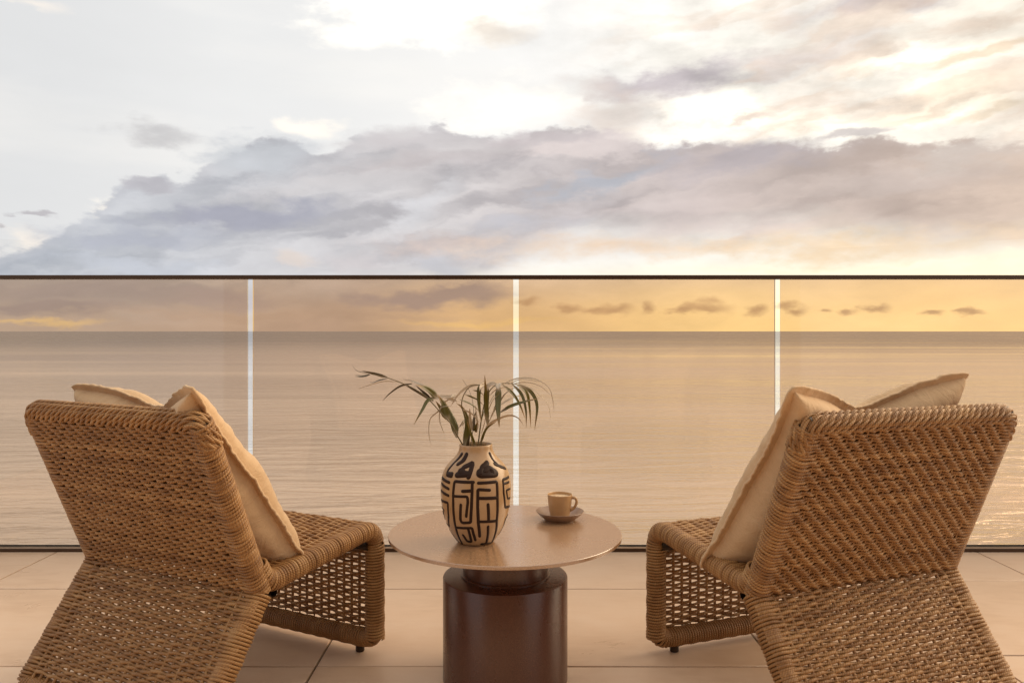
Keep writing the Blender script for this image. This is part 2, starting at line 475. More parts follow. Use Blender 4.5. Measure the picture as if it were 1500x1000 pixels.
m, gg, b = material('buff_glazed_clay', rough=.24)
oc = obj_co(gg)
n = gg.noise(oc, 14, 6, .6).outputs['Fac']
c = gg.ramp(n, [(.3, (.38, .225, .105)), (.7, (.47, .295, .15))], 'LINEAR')
c = gg.mix(gg.math('MULTIPLY', gg.step(gg.noise(oc, 300, 3).outputs['Fac'], .60, .72), .35), c, (.22, .13, .07))
gg.put(b.inputs['Base Color'], c)
bump(gg, b, gg.noise(oc, 60, 4).outputs['Fac'], .05, .001)
M['clay'] = m
m, gg, b = material('dark_brown_slip', (.028, .012, .006), .4, 0, .15)
gg.put(b.inputs['Roughness'], gg.rng(gg.noise(obj_co(gg), 60, 4).outputs['Fac'], .3, .7, .38, .5))
M['slip'] = m
m, gg, b = material('tan_stoneware_glaze', rough=.3)
oc = obj_co(gg)
c = gg.ramp(gg.noise(oc, 30, 5).outputs['Fac'], [(.3, (.46, .27, .125)), (.7, (.54, .335, .165))], 'LINEAR')
gg.put(b.inputs['Base Color'], c)
M['cup'] = m
m, gg, b = material('grey_brown_glaze', rough=.26)
oc = obj_co(gg)
c = gg.ramp(gg.noise(oc, 30, 5).outputs['Fac'], [(.3, (.24, .145, .09)), (.7, (.32, .205, .135))], 'LINEAR')
gg.put(b.inputs['Base Color'], c)
M['saucer'] = m
m, gg, b = material('coffee_crema', rough=.45)
c = gg.ramp(gg.noise(obj_co(gg), 60, 5, .6, dist=1.5).outputs['Fac'], [(.35, (.34, .19, .08)), (.5, (.62, .44, .26)), (.65, (.74, .58, .38))])
gg.put(b.inputs['Base Color'], c)
M['coffee'] = m


def leaf_mat(name, a, bcol, tip, pale=0.0):
    m, gg, b = material(name, rough=.28, spec=.7)
    uv = gg.n('ShaderNodeUVMap').outputs[0]
    s = gg.n('ShaderNodeSeparateXYZ'); gg.put(s.inputs[0], uv)
    n = gg.noise(gg.mapping(uv, scale=(3, 40, 1)), 1.5, 4, .6).outputs['Fac']
    c = gg.mix(n, a, bcol)
    c = gg.mix(gg.step(gg.math('MULTIPLY_ADD', n, .25, s.outputs[0]), .72, 1.1), c, tip)
    c = gg.mix(gg.step(gg.math('MULTIPLY_ADD', n, .2, s.outputs[0]), .36, .14, 0.0, pale), c, (.62, .50, .36))  # sheen of the bend painted in as a pale leaf base
    gg.put(b.inputs['Base Color'], c)
    bump(gg, b, gg.math('SINE', gg.math('MULTIPLY', s.outputs[1], 60.0)), .15, .0006)
    tl = gg.n('ShaderNodeBsdfTranslucent'); gg.put(tl.inputs[0], gg.mix(.4, c, (.34, .30, .06)))
    mx = gg.n('ShaderNodeMixShader'); mx.inputs[0].default_value = .30
    o = m.node_tree.nodes['Material Output']
    gg.put(mx.inputs[1], b.outputs[0]); gg.put(mx.inputs[2], tl.outputs[0]); gg.put(o.inputs[0], mx.outputs[0])
    return m


M['leaf_green'] = leaf_mat('palm_leaf_green', (.10, .088, .004), (.17, .135, .012), (.38, .20, .05), .8)
M['leaf_dry'] = leaf_mat('palm_leaf_dry_sheen', (.60, .47, .33), (.74, .61, .46), (.40, .24, .12))  # dried leaflets, and live ones with reflected sky light painted into the colour
M['leaf_dark'] = leaf_mat('palm_leaf_dark', (.10, .072, .040), (.16, .115, .065), (.14, .09, .05))
M['stem'] = leaf_mat('palm_stem', (.14, .10, .03), (.22, .15, .055), (.22, .14, .05))

# sea: slow swell and fine ripples, the swell fading with distance
m, gg, b = material('evening_sea', (.20, .235, .255), .16, .55, 1.0)
b.inputs['IOR'].default_value = 1.333
po = gg.n('ShaderNodeNewGeometry').outputs['Position']
cd = gg.n('ShaderNodeVectorMath', operation='LENGTH'); gg.put(cd.inputs[0], po)
dist = cd.outputs['Value']
h1 = gg.noise(gg.mapping(po, rot=(0, 0, .10), scale=(.22, 1, 1)), .10, 5, .5, dist=.9).outputs['Fac']
h2 = gg.noise(gg.mapping(po, rot=(0, 0, -.16), scale=(.30, 1, 1)), .42, 4, .5, dist=.8).outputs['Fac']
h3 = gg.noise(gg.mapping(po, scale=(.10, 1, 1)), .012, 4, .55).outputs['Fac']
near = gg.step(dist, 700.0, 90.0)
hh = gg.math('ADD', gg.math('MULTIPLY', h1, 2.2), gg.math('MULTIPLY', h2, gg.math('MULTIPLY', near, .55)))
bn = bump(gg, b, hh, .6, 1.0)
gg.put(bn.inputs['Strength'], gg.step(dist, 1000.0, 90.0, .03, .95))
gg.put(b.inputs['Roughness'], gg.math('ADD', gg.rng(h3, .35, .65, .10, .24), gg.step(dist, 200.0, 4000.0, 0.0, .10)))
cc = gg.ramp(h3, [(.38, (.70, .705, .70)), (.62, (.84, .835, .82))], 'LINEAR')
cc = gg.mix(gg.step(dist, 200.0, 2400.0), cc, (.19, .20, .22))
gg.put(b.inputs['Base Color'], cc)
M['sea'] = m


# ------------------------------------------------------------------ mesh helpers
def mesh_np(name, V, F, uv=None, shade=None, smooth=True):
    """V (n,3); F (m,4) quads"""
    me = bpy.data.meshes.new(name)
    nv, nf = len(V), len(F)
    me.vertices.add(nv); me.vertices.foreach_set('co', np.asarray(V, np.float32).ravel())
    me.loops.add(nf * 4); me.loops.foreach_set('vertex_index', np.asarray(F, np.int32).ravel())
    me.polygons.add(nf)
    me.polygons.foreach_set('loop_start', np.arange(0, nf * 4, 4, dtype=np.int32))
    me.polygons.foreach_set('loop_total', np.full(nf, 4, np.int32))
    me.polygons.foreach_set('use_smooth', np.full(nf, smooth, bool))
    if uv is not None:
        l = me.uv_layers.new(name='UVMap')
        l.data.foreach_set('uv', np.asarray(uv, np.float32).ravel())
    if shade is not None:
        a = me.attributes.new('shade', 'FLOAT', 'POINT')
        a.data.foreach_set('value', np.asarray(shade, np.float32))
    me.update(calc_edges=True)
    me.validate()
    return me


class Strands:
    """collects swept tubes"""
    def __init__(self):
        self.V, self.F, self.U, self.S, self.n = [], [], [], [], 0

    def tube(self, pts, ref, r, k=6, closed=False, taper=True, shade=None):
        pts = np.asarray(pts, float)
        n = len(pts)
        ref = np.broadcast_to(np.asarray(ref, float), pts.shape)
        if closed:
            T = np.roll(pts, -1, 0) - np.roll(pts, 1, 0)
        else:
            T = np.gradient(pts, axis=0)
        T /= np.linalg.norm(T, axis=1)[:, None] + 1e-12
        A = ref - (ref * T).sum(1)[:, None] * T
        A /= np.linalg.norm(A, axis=1)[:, None] + 1e-12
        B = np.cross(T, A)
        rad = np.full(n, r) if np.isscalar(r) else np.asarray(r, float).copy()
        if taper and not closed:
            rad[0] *= .35; rad[-1] *= .35
        an = np.arange(k) / k * 2 * np.pi
        V = pts[:, None] + rad[:, None, None] * (np.cos(an)[None, :, None] * A[:, None] + np.sin(an)[None, :, None] * B[:, None])
        L = np.concatenate([[0], np.cumsum(np.linalg.norm(np.diff(pts, axis=0), axis=1))])
        m = n if closed else n - 1
        i = np.arange(m)[:, None]; j = np.arange(k)[None]
        i2 = (i + 1) % n; j2 = (j + 1) % k
        F = np.stack([i * k + j, i * k + j2, i2 * k + j2, i2 * k + j], -1).reshape(-1, 4)
        L2 = np.append(L, L[-1] + .004)
        u0 = np.broadcast_to(L2[:m][:, None], (m, k)); u1 = np.broadcast_to(L2[1:m + 1][:, None], (m, k))
        v0 = np.broadcast_to(j / k, (m, k)); v1 = np.broadcast_to((j + 1) / k, (m, k))
        U = np.stack([np.stack([u0, v0], -1), np.stack([u0, v1], -1), np.stack([u1, v1], -1), np.stack([u1, v0], -1)], 2).reshape(-1, 2)
        self.V.append(V.reshape(-1, 3)); self.F.append(F + self.n); self.U.append(U)
        self.S.append(np.full(n * k, rng.uniform(.0, 1.) if shade is None else shade))
        self.n += n * k

    def mesh(self, name):
        return mesh_np(name, np.concatenate(self.V), np.concatenate(self.F), np.concatenate(self.U), np.concatenate(self.S))


def link(name, me, mat=None, parent=None, loc=None):
    o = bpy.data.objects.new(name, me)
    COL.objects.link(o)
    if mat is not None and me is not None and not me.materials:
        me.materials.append(mat)
    if parent is not None:
        o.parent = parent
    if loc is not None:
        o.location = loc
    return o


def tag(o, label=None, cat=None, group=None, kind=None):
    for k, v in (('label', label), ('category', cat), ('group', group), ('kind', kind)):
        if v:
            o[k] = v
    return o


def empty(name, loc=(0, 0, 0), rz=0.0):
    o = bpy.data.objects.new(name, None)
    o.location = loc; o.rotation_euler = (0, 0, rz)
    o.empty_display_size = .1
    COL.objects.link(o)
    return o


def bm_mesh(name, bm, smooth=False, autosmooth=None):
    me = bpy.data.meshes.new(name)
    bmesh.ops.recalc_face_normals(bm, faces=bm.faces)
    bm.to_mesh(me); bm.free()
    if smooth:
        me.polygons.foreach_set('use_smooth', np.ones(len(me.polygons), bool))
        if autosmooth:
            me.set_sharp_from_angle(angle=R(autosmooth))
    return me


def box_mesh(name, x0, x1, y0, y1, z0, z1, bevel=0.0, seg=2):
    bm = bmesh.new()
    bmesh.ops.create_cube(bm, size=1)
    bmesh.ops.scale(bm, vec=(x1 - x0, y1 - y0, z1 - z0), verts=bm.verts)
    bmesh.ops.translate(bm, vec=((x0 + x1) / 2, (y0 + y1) / 2, (z0 + z1) / 2), verts=bm.verts)
    if bevel:
        bmesh.ops.bevel(bm, geom=bm.edges[:], offset=bevel, segments=seg, affect='EDGES', profile=.5)
    return bm_mesh(name, bm, smooth=bevel > 0, autosmooth=40)


def lathe(name, prof, seg=96, autosmooth=35, closed=False):
    """prof: list of (r,z); r=0 ends become poles"""
    bm = bmesh.new()
    rings = []
    for r, z in prof:
        if r < 1e-6:
            rings.append([bm.verts.new((0, 0, z))])
        else:
            rings.append([bm.verts.new((r * math.cos(2 * math.pi * i / seg), r * math.sin(2 * math.pi * i / seg), z)) for i in range(seg)])
    pairs = list(zip(rings, rings[1:]))
    if closed:
        pairs.append((rings[-1], rings[0]))
    for a, b_ in pairs:
        for i in range(seg):
            j = (i + 1) % seg
            if len(a) == 1 and len(b_) == 1:
                continue
            if len(a) == 1:
                bm.faces.new((a[0], b_[j], b_[i]))
            elif len(b_) == 1:
                bm.faces.new((a[i], a[j], b_[0]))
            else:
                bm.faces.new((a[i], a[j], b_[j], b_[i]))
    return bm_mesh(name, bm, True, autosmooth)


def spline(pts, n):
    """Catmull-Rom through pts, n samples"""
    p = np.asarray(pts, float)
    if len(p) == 2:
        t = np.linspace(0, 1, n)[:, None]
        return p[0] * (1 - t) + p[1] * t
    q = np.vstack([2 * p[0] - p[1], p, 2 * p[-1] - p[-2]])
    d = np.concatenate([[0], np.cumsum(np.linalg.norm(np.diff(p, axis=0), axis=1))])
    s = np.linspace(0, d[-1], n)
    outp = np.empty((n, p.shape[1]))
    for i, v in enumerate(s):
        k = min(max(np.searchsorted(d, v, 'right') - 1, 0), len(p) - 2)
        t = (v - d[k]) / (d[k + 1] - d[k] + 1e-12)
        a, b_, c_, e = q[k], q[k + 1], q[k + 2], q[k + 3]
        outp[i] = .5 * (2 * b_ + (c_ - a) * t + (2 * a - 5 * b_ + 4 * c_ - e) * t * t + (3 * b_ - a - 3 * c_ + e) * t ** 3)
    return outp


# ------------------------------------------------------------------ setting: sea, floor, wall
bm = bmesh.new()
rad = [60, 160, 400, 1000, 3000, 10000, 40000, 150000]
seg = 96
rings = [[bm.verts.new((r * math.cos(2 * math.pi * i / seg), r * math.sin(2 * math.pi * i / seg), 0)) for i in range(seg)] for r in rad]
bm.faces.new(rings[0])
for a, b_ in zip(rings, rings[1:]):
    for i in range(seg):
        j = (i + 1) % seg
        bm.faces.new((a[i], a[j], b_[j], b_[i]))
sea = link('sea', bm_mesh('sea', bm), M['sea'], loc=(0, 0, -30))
tag(sea, 'calm pale evening sea reaching to the straight horizon', 'sea', kind='structure')

floor = link('floor', box_mesh('floor', -3.05, 3.05, -2.0, 3.074, -.28, -.010), M['grout'])
tag(floor, 'balcony floor of large beige stoneware tiles with thin dark joints', 'floor', kind='structure')
xb = [-2.99, -2.39, -1.795, -1.11, -.51, .09, .69, 1.265, 1.835, 2.43, 3.03]
for i in range(len(xb) - 1):
    dy = .085 if i >= 7 else 0.0                            # the far columns are laid a little out of step
    ys = [3.03 + .0, 2.594 + dy, 1.994 + dy * .8, 1.394 + dy * .8, .794 + dy * .8, .194 + dy * .8, -.406, -1.006, -1.606, -1.99]
    for j in range(len(ys) - 1):
        y1, y0 = ys[j], ys[j + 1]
        if j == 0:
            y1 = 3.072
        gp = .0028
        dz = rng.uniform(-.0005, .0005)
        link('tile', box_mesh('tile', xb[i] + gp, xb[i + 1] - gp, y0 + gp, y1 - gp, -.010, dz, .0012, 1), M['tile'], floor)

wall = link('wall', box_mesh('wall', -3.05, 3.05, -2.25, -2.003, -.28, 2.9), M['plaster'])
tag(wall, 'dark brown plaster house wall at the back of the balcony', 'wall', kind='structure')

# ------------------------------------------------------------------ glass balustrade
GY = 3.06
bal = empty('glass_balustrade', (0, GY, 0))
tag(bal, 'balcony balustrade of bronze tinted glass panes under a thin dark handrail', 'balustrade')
link('handrail', box_mesh('handrail', -3.05, 3.05, -.019, .019, 1.0765, 1.0925, .002), M['bronze'], bal)
ch = link('base_channel', box_mesh('base_channel', -3.05, 3.05, -.036, .013, .0, .0140, .0015), M['bronze'], bal)
link('channel_cover', box_mesh('channel_cover', -3.05, 3.05, -.0345, -.0090, .0140, .0165, .0006), M['champagne'], ch)
link('gasket', box_mesh('gasket', -3.05, 3.05, -.0090, -.0062, .0140, .0215), M['rubber'], ch)
gaps = [-2.100, -1.043, .016, 1.059, 2.112]
xs = [-3.05] + gaps + [3.05]
for i in range(len(xs) - 1):
    x0 = xs[i] + (.0110 if i else 0); x1 = xs[i + 1] - (.0110 if i < len(xs) - 2 else 0)
    link('glass_pane', box_mesh('glass_pane', x0, x1, -.006, .006, .0145, 1.0770), M['glass'], bal)

# ------------------------------------------------------------------ woven lounge chair
W = .615
RS = .0041                      # cord radius
RT = .0175                      # steel tube radius
RW = RT + RS                    # radius at which cords lie on the tube
UC = W / 2 - RW - RS            # tube centre from the middle


def fillet(pts, rads, n=14):
    """polyline (2D) with rounded inner corners"""
    p = [np.array(q, float) for q in pts]
    out_ = [p[0]]
    for i in range(1, len(p) - 1):
        a = p[i - 1] - p[i]; b_ = p[i + 1] - p[i]
        la, lb = np.linalg.norm(a), np.linalg.norm(b_)
        a /= la; b_ /= lb
        th = math.acos(np.clip(a @ b_, -1, 1))
        r = rads[i - 1]
        if r <= 0:
            out_.append(p[i]); continue
        d = r / math.tan(th / 2)
        p1, p2 = p[i] + a * d, p[i] + b_ * d
        for t in np.linspace(0, 1, n):
            # quadratic approximation of the arc
            out_.append((1 - t) ** 2 * p1 + 2 * t * (1 - t) * p[i] + t * t * p2)
    out_.append(p[-1])
    return np.array(out_)


class Path2:
    def __init__(self, pts, sign=1):
        p = np.asarray(pts, float)
        d = np.concatenate([[0], np.cumsum(np.linalg.norm(np.diff(p, axis=0), axis=1))])
        q = np.linspace(0, d[-1], int(d[-1] / .0025) + 2)
        self.p = np.stack([np.interp(q, d, p[:, 0]), np.interp(q, d, p[:, 1])], 1)
        d = np.linalg.norm(np.diff(self.p, axis=0), axis=1)
        self.s = np.concatenate([[0], np.cumsum(d)])
        self.len = self.s[-1]
        t = np.gradient(self.p, axis=0)
        self.t = t / np.linalg.norm(t, axis=1)[:, None]
        self.sign = sign

    def at(self, s):
        y = np.interp(s, self.s, self.p[:, 0]); z = np.interp(s, self.s, self.p[:, 1])
        ty = np.interp(s, self.s, self.t[:, 0]); tz = np.interp(s, self.s, self.t[:, 1])
        l = math.hypot(ty, tz)
        ty /= l; tz /= l
        c = np.array([0, y, z]); t = np.array([0, ty, tz])
        n = np.array([0, tz, -ty]) * self.sign
        return c, t, n


def weft(S, path, s, lam, phase, amp, rs=RS, lean=.012, uc=UC, wob=.0009, both=False, ds=.0042, arc=262):
    c, t, n = path.at(s)
    rw = RT + rs
    nu = max(40, int(2 * uc / ds))
    u = np.linspace(-uc, uc, nu)
    win = np.clip((uc - np.abs(u)) / .035, 0, 1)
    win = win * win * (3 - 2 * win)
    ph = 2 * np.pi * u / lam + phase
    off = rw - amp * (1 - np.sin(ph)) * win
    jj = rng.uniform(0, 10)
    wig = wob * np.cos(ph) * win + .0010 * np.sin(u * 15 + jj) + .0006 * np.sin(u * 53 + jj * 3)
    off = off + .0007 * np.sin(u * 41 + jj * 5) * win
    if not both:
        th = np.radians(np.linspace(90, 90 - arc, 20))
        sh = lean * (90 - np.degrees(th)) / arc
        au, an, ash = uc + rw * np.cos(th[1:]), rw * np.sin(th[1:]), sh[1:]
        U = np.concatenate([-au[::-1], u, au]); N = np.concatenate([an[::-1], off, an])
        Wg = np.concatenate([wig[0] + ash[::-1], wig, wig[-1] + ash])
    else:
        th = np.radians(np.linspace(90, -90, 14))[1:-1]
        sh = lean * (90 - np.degrees(th)) / 180
        au, an = uc + rw * np.cos(th), rw * np.sin(th)
        u2 = np.linspace(uc, -uc, nu // 2)
        win2 = np.clip((uc - np.abs(u2)) / .035, 0, 1)
        off2 = -(rw - amp * (1 - np.sin(2 * np.pi * u2 / lam + phase + 1.5)) * win2)
        U = np.concatenate([u, au, u2, -au[::-1]]); N = np.concatenate([off, an, off2, an[::-1]])
        Wg = np.concatenate([wig, wig[-1] + sh, np.full(len(u2), lean), wig[0] + sh[::-1]])
    pts = c[None] + np.outer(U, [1, 0, 0]) + np.outer(N, n) + np.outer(Wg, t)
    S.tube(pts, t, rs * rng.uniform(.90, 1.08), 6, closed=both)


def stakes(S, path, s0, s1, us, off, r=.0030):
    ss = np.linspace(s0, s1, max(8, int((s1 - s0) / .012)))
    fr = [path.at(s) for s in ss]
    for u in us:
        pts = np.array([c + n * off + np.array([u, 0, 0]) for c, t, n in fr])
        S.tube(pts, (1, 0, 0), r, 5)


def wrap(S, P3, side, r, pitch, rs=.0037, per=12):
    """one cord wound round a 3D centre line; side = constant normal of the plane the line lies in"""
    P3 = np.asarray(P3, float)
    L = np.concatenate([[0], np.cumsum(np.linalg.norm(np.diff(P3, axis=0), axis=1))])
    T = np.gradient(P3, axis=0); T /= np.linalg.norm(T, axis=1)[:, None]
    nt = int(L[-1] / pitch)
    q = np.linspace(0, L[-1], nt * per)
    C = np.stack([np.interp(q, L, P3[:, i]) for i in range(3)], 1)
    TT = np.stack([np.interp(q, L, T[:, i]) for i in range(3)], 1)
    TT /= np.linalg.norm(TT, axis=1)[:, None]
    n1 = np.broadcast_to(np.asarray(side, float), C.shape)
    n2 = np.cross(TT, n1)
    ph = q / L[-1] * nt * 2 * np.pi
    rj = r + .0008 * np.sin(q * 140)
    pts = C + (np.cos(ph) * rj)[:, None] * n1 + (np.sin(ph) * rj)[:, None] * n2
    S.tube(pts, TT, rs, 6)


YF = .27                                                     # centre of the front posts
front = Path2(fillet([(YF, .042), (YF, .3445), (-.124, .3060), (-.154, .356)], [.050, .045]))
J = np.array([-.141, .292]); TOPP = np.array([-.302, .684]); HEEL = np.array([-.318, .042])
back = Path2(np.linspace(J, TOPP, 30), -1)                  # rear face outwards
skirt = Path2(np.linspace(J, HEEL, 30), 1)


def to3(p2, x):
    return np.array([(x, q[0], q[1]) for q in p2])


def solid_tube(name, runs, r, k=12):
    S = Strands()
    for pts, ref in runs:
        S.tube(pts, ref, r, k, taper=False)
    return S.mesh(name)


def make_chair():
    parts = {}
    # steel frame under the cord
    runs = []
    for sx in (-1, 1):
        runs.append((to3(front.p, sx * UC), (1, 0, 0)))
        runs.append((to3(back.p, sx * UC), (1, 0, 0)))
        runs.append((to3(skirt.p, sx * UC), (1, 0, 0)))
    for y, z in ((YF, .040), tuple(HEEL), tuple(TOPP)):
        runs.append((np.array([(x, y, z) for x in np.linspace(-UC, UC, 8)]), (0, 1, 0)))
    parts['frame'] = solid_tube('frame', runs, RT - .001)
    runs = [(np.array([(x, YF - .025, .295) for x in np.linspace(-UC, UC, 8)]), (0, 1, 0)),
            (np.array([(x, -.10, .278) for x in np.linspace(-UC, UC, 8)]), (0, 1, 0))]
    parts['cross_bar'] = solid_tube('cross_bar', runs, .010)

    # front panel and seat: one continuous weave over the front edge
    s_corner = .3445 - .050 - .035
    pit = .0099
    S = Strands(); s = .024; i = 0
    while s < s_corner:
        weft(S, front, s, .054, math.pi * i + rng.normal(0, .15), .0033, rs=.0040, lean=.002, wob=.0012, arc=60)
        s += pit * rng.uniform(.93, 1.07); i += 1
        if s > s_corner - .05:
            pit = .0088
    ST = Strands(); stakes(ST, front, .015, s_corner + .01, np.arange(-9, 10) * .027 + .0, RW - .0034, .0042)
    for sx in (-1, 1):
        wrap(S, to3(front.p, sx * UC)[front.s < s - .004], (1, 0, 0), RW + .0020, .0077)
    parts['front_panel'] = ST.mesh('front_panel')
    parts['front_panel_cord'] = S.mesh('front_weave')
    S = Strands()
    while s < front.len - .004:
        weft(S, front, s, .054, math.pi * i + rng.normal(0, .15), .0026, rs=.0038, lean=.004, wob=.0009)
        s += .0080 * rng.uniform(.95, 1.05); i += 1
    ST = Strands(); stakes(ST, front, s_corner, front.len - .01, np.arange(-9, 10) * .027, RW - .0027, .0033)
    parts['seat'] = ST.mesh('seat')
    parts['seat_cord'] = S.mesh('seat_weave')

    # backrest: cord wound right round the frame, front and rear face, diagonal wale
    S = Strands(); s = .008; i = 0; rc = .040
    while s < back.len - .012:
        d = back.len + .018 - s
        ucs = UC if d > rc else UC - rc + math.sqrt(max(rc * rc - (rc - d) ** 2, 0))
        weft(S, back, s, .0335, 2 * np.pi * .26 * i + rng.normal(0, .10), .0032, rs=.0039, lean=.014, uc=ucs, wob=.0014, both=True)
        s += .0081 * rng.uniform(.95, 1.05); i += 1
    for sx in (-1, 1):
        wrap(S, to3(back.p, sx * UC)[:-6], (1, 0, 0), RW - .0012, .0074)
    ST = Strands(); stakes(ST, back, .01, back.len, np.arange(-16, 17) * .01675, RW - .0045, .0026)
    parts['backrest'] = ST.mesh('backrest')
    parts['backrest_cord'] = S.mesh('backrest_weave')

    # braided border over the top rail
    c, t, n = back.at(back.len)
    nf = -n                                                  # towards the front
    S = Strands()
    xs_ = fillet([(-UC - .003, -.055), (-UC - .003, 0.0), (UC + .003, 0.0), (UC + .003, -.055)], [.036, .036], 16)
    L = np.concatenate([[0], np.cumsum(np.linalg.norm(np.diff(xs_, axis=0), axis=1))])
    TT = np.gradient(xs_, axis=0); TT /= np.linalg.norm(TT, axis=1)[:, None]
    q0 = -.130; j = 0
    while q0 < L[-1] - .012:
        ph = np.radians(np.linspace(-128, 120, 46))
        q = np.clip(q0 + .150 * (ph - ph[0]) / (ph[-1] - ph[0]), 0.001, L[-1] - .001)
        cx = np.interp(q, L, xs_[:, 0]); ct = np.interp(q, L, xs_[:, 1])
        tx = np.interp(q, L, TT[:, 0]); tt = np.interp(q, L, TT[:, 1])
        # outward direction in the (x, t) plane
        ox, ot = -tt, tx
        rad_ = RT + .0022 + .0034 * np.sin(4.6 * (ph - ph[0]) + (j % 2) * np.pi)
        pts = c + np.outer(cx + rad_ * np.cos(ph) * ox, [1, 0, 0]) + np.outer(ct + rad_ * np.cos(ph) * ot, t) + np.outer(rad_ * np.sin(ph), nf)
        S.tube(pts, nf, .0036 * rng.uniform(.95, 1.06), 6)
        q0 += .0092 * rng.uniform(.94, 1.06); j += 1
    parts['top_border'] = S.mesh('top_border')

    # rear skirt: open plain weave
    S = Strands(); s = .018; i = 0
    while s < skirt.len - .022:
        weft(S, skirt, s, .050, math.pi * i + rng.normal(0, .18), .0036, rs=.0043, lean=.002, wob=.0012, arc=60)
        s += (.0080 if s < .06 else .0087) * rng.uniform(.95, 1.05); i += 1
    ST = Strands(); stakes(ST, skirt, .005, skirt.len - .005, np.arange(-10, 11) * .025, RW - .0038, .0042)
    for sx in (-1, 1):
        wrap(S, to3(skirt.p, sx * UC), (1, 0, 0), RW + .0020, .0077)
    parts['rear_panel'] = ST.mesh('rear_panel')
    parts['rear_panel_cord'] = S.mesh('rear_weave')

    # wound bottom rails
    S = Strands()
    loop = fillet([(-UC, .092), (-UC, .040), (UC, .040), (UC, .092)], [.036, .036], 16)
    dense = []
    for a, b_ in zip(loop, loop[1:]):
        nn = max(2, int(np.linalg.norm(b_ - a) / .01))
        dense += [a + (b_ - a) * k / nn for k in range(nn)]
    dense.append(loop[-1])
    wrap(S, [(q[0], YF, q[1]) for q in dense], (0, 1, 0), RW + .0008, .0076)
    parts['bottom_rail'] = S.mesh('front_rail_wrap')
    S = Strands()
    c, t, n = skirt.at(skirt.len)
    wrap(S, [c + np.array([x, 0, 0]) for x in np.linspace(-UC, UC, 60)], n, RW + .0005, .0076)
    parts['heel_rail'] = S.mesh('heel_rail_wrap')
    # foot
    parts['foot'] = lathe('foot', [(0, 0), (.0105, 0), (.0120, .002), (.0120, .030), (0, .030)], 20)
    return parts


CH = make_chair()


def place_chair(loc, rz, label):
    root = empty('lounge_chair', loc, rz)
    tag(root, label, 'chair', 'woven cord lounge chairs either side of the table')
    link('frame', CH['frame'], M['steel'], root)
    link('cross_bar', CH['cross_bar'], M['steel'], root)
    for nm in ('front_panel', 'seat', 'backrest', 'rear_panel'):
        p = link(nm, CH[nm], M['cord'], root)
        tag(link('woven_cord', CH[nm + '_cord'], M['cord'], p), kind='stuff')
    link('top_border', CH['top_border'], M['cord'], root)
    link('bottom_rail', CH['bottom_rail'], M['cord'], root)
    link('bottom_rail', CH['heel_rail'], M['cord'], root)
    for x, y in ((-.225, YF), (.232, YF), (-.225, HEEL[0]), (.232, HEEL[0])):
        link('foot', CH['foot'], M['steel'], root, (x, y, 0))
    return root


def local(root_loc, rz):
    return Matrix.Translation(root_loc) @ Matrix.Rotation(rz, 4, 'Z')


LC, LR = (-.744, 1.958, 0), R(-27.3)
RC, RR = (.747, 1.915, 0), R(20.5)
place_chair(LC, LR, 'woven brown cord lounge chair on the vase side of the round table')
place_chair(RC, RR, 'woven brown cord lounge chair on the coffee cup side of the round table')


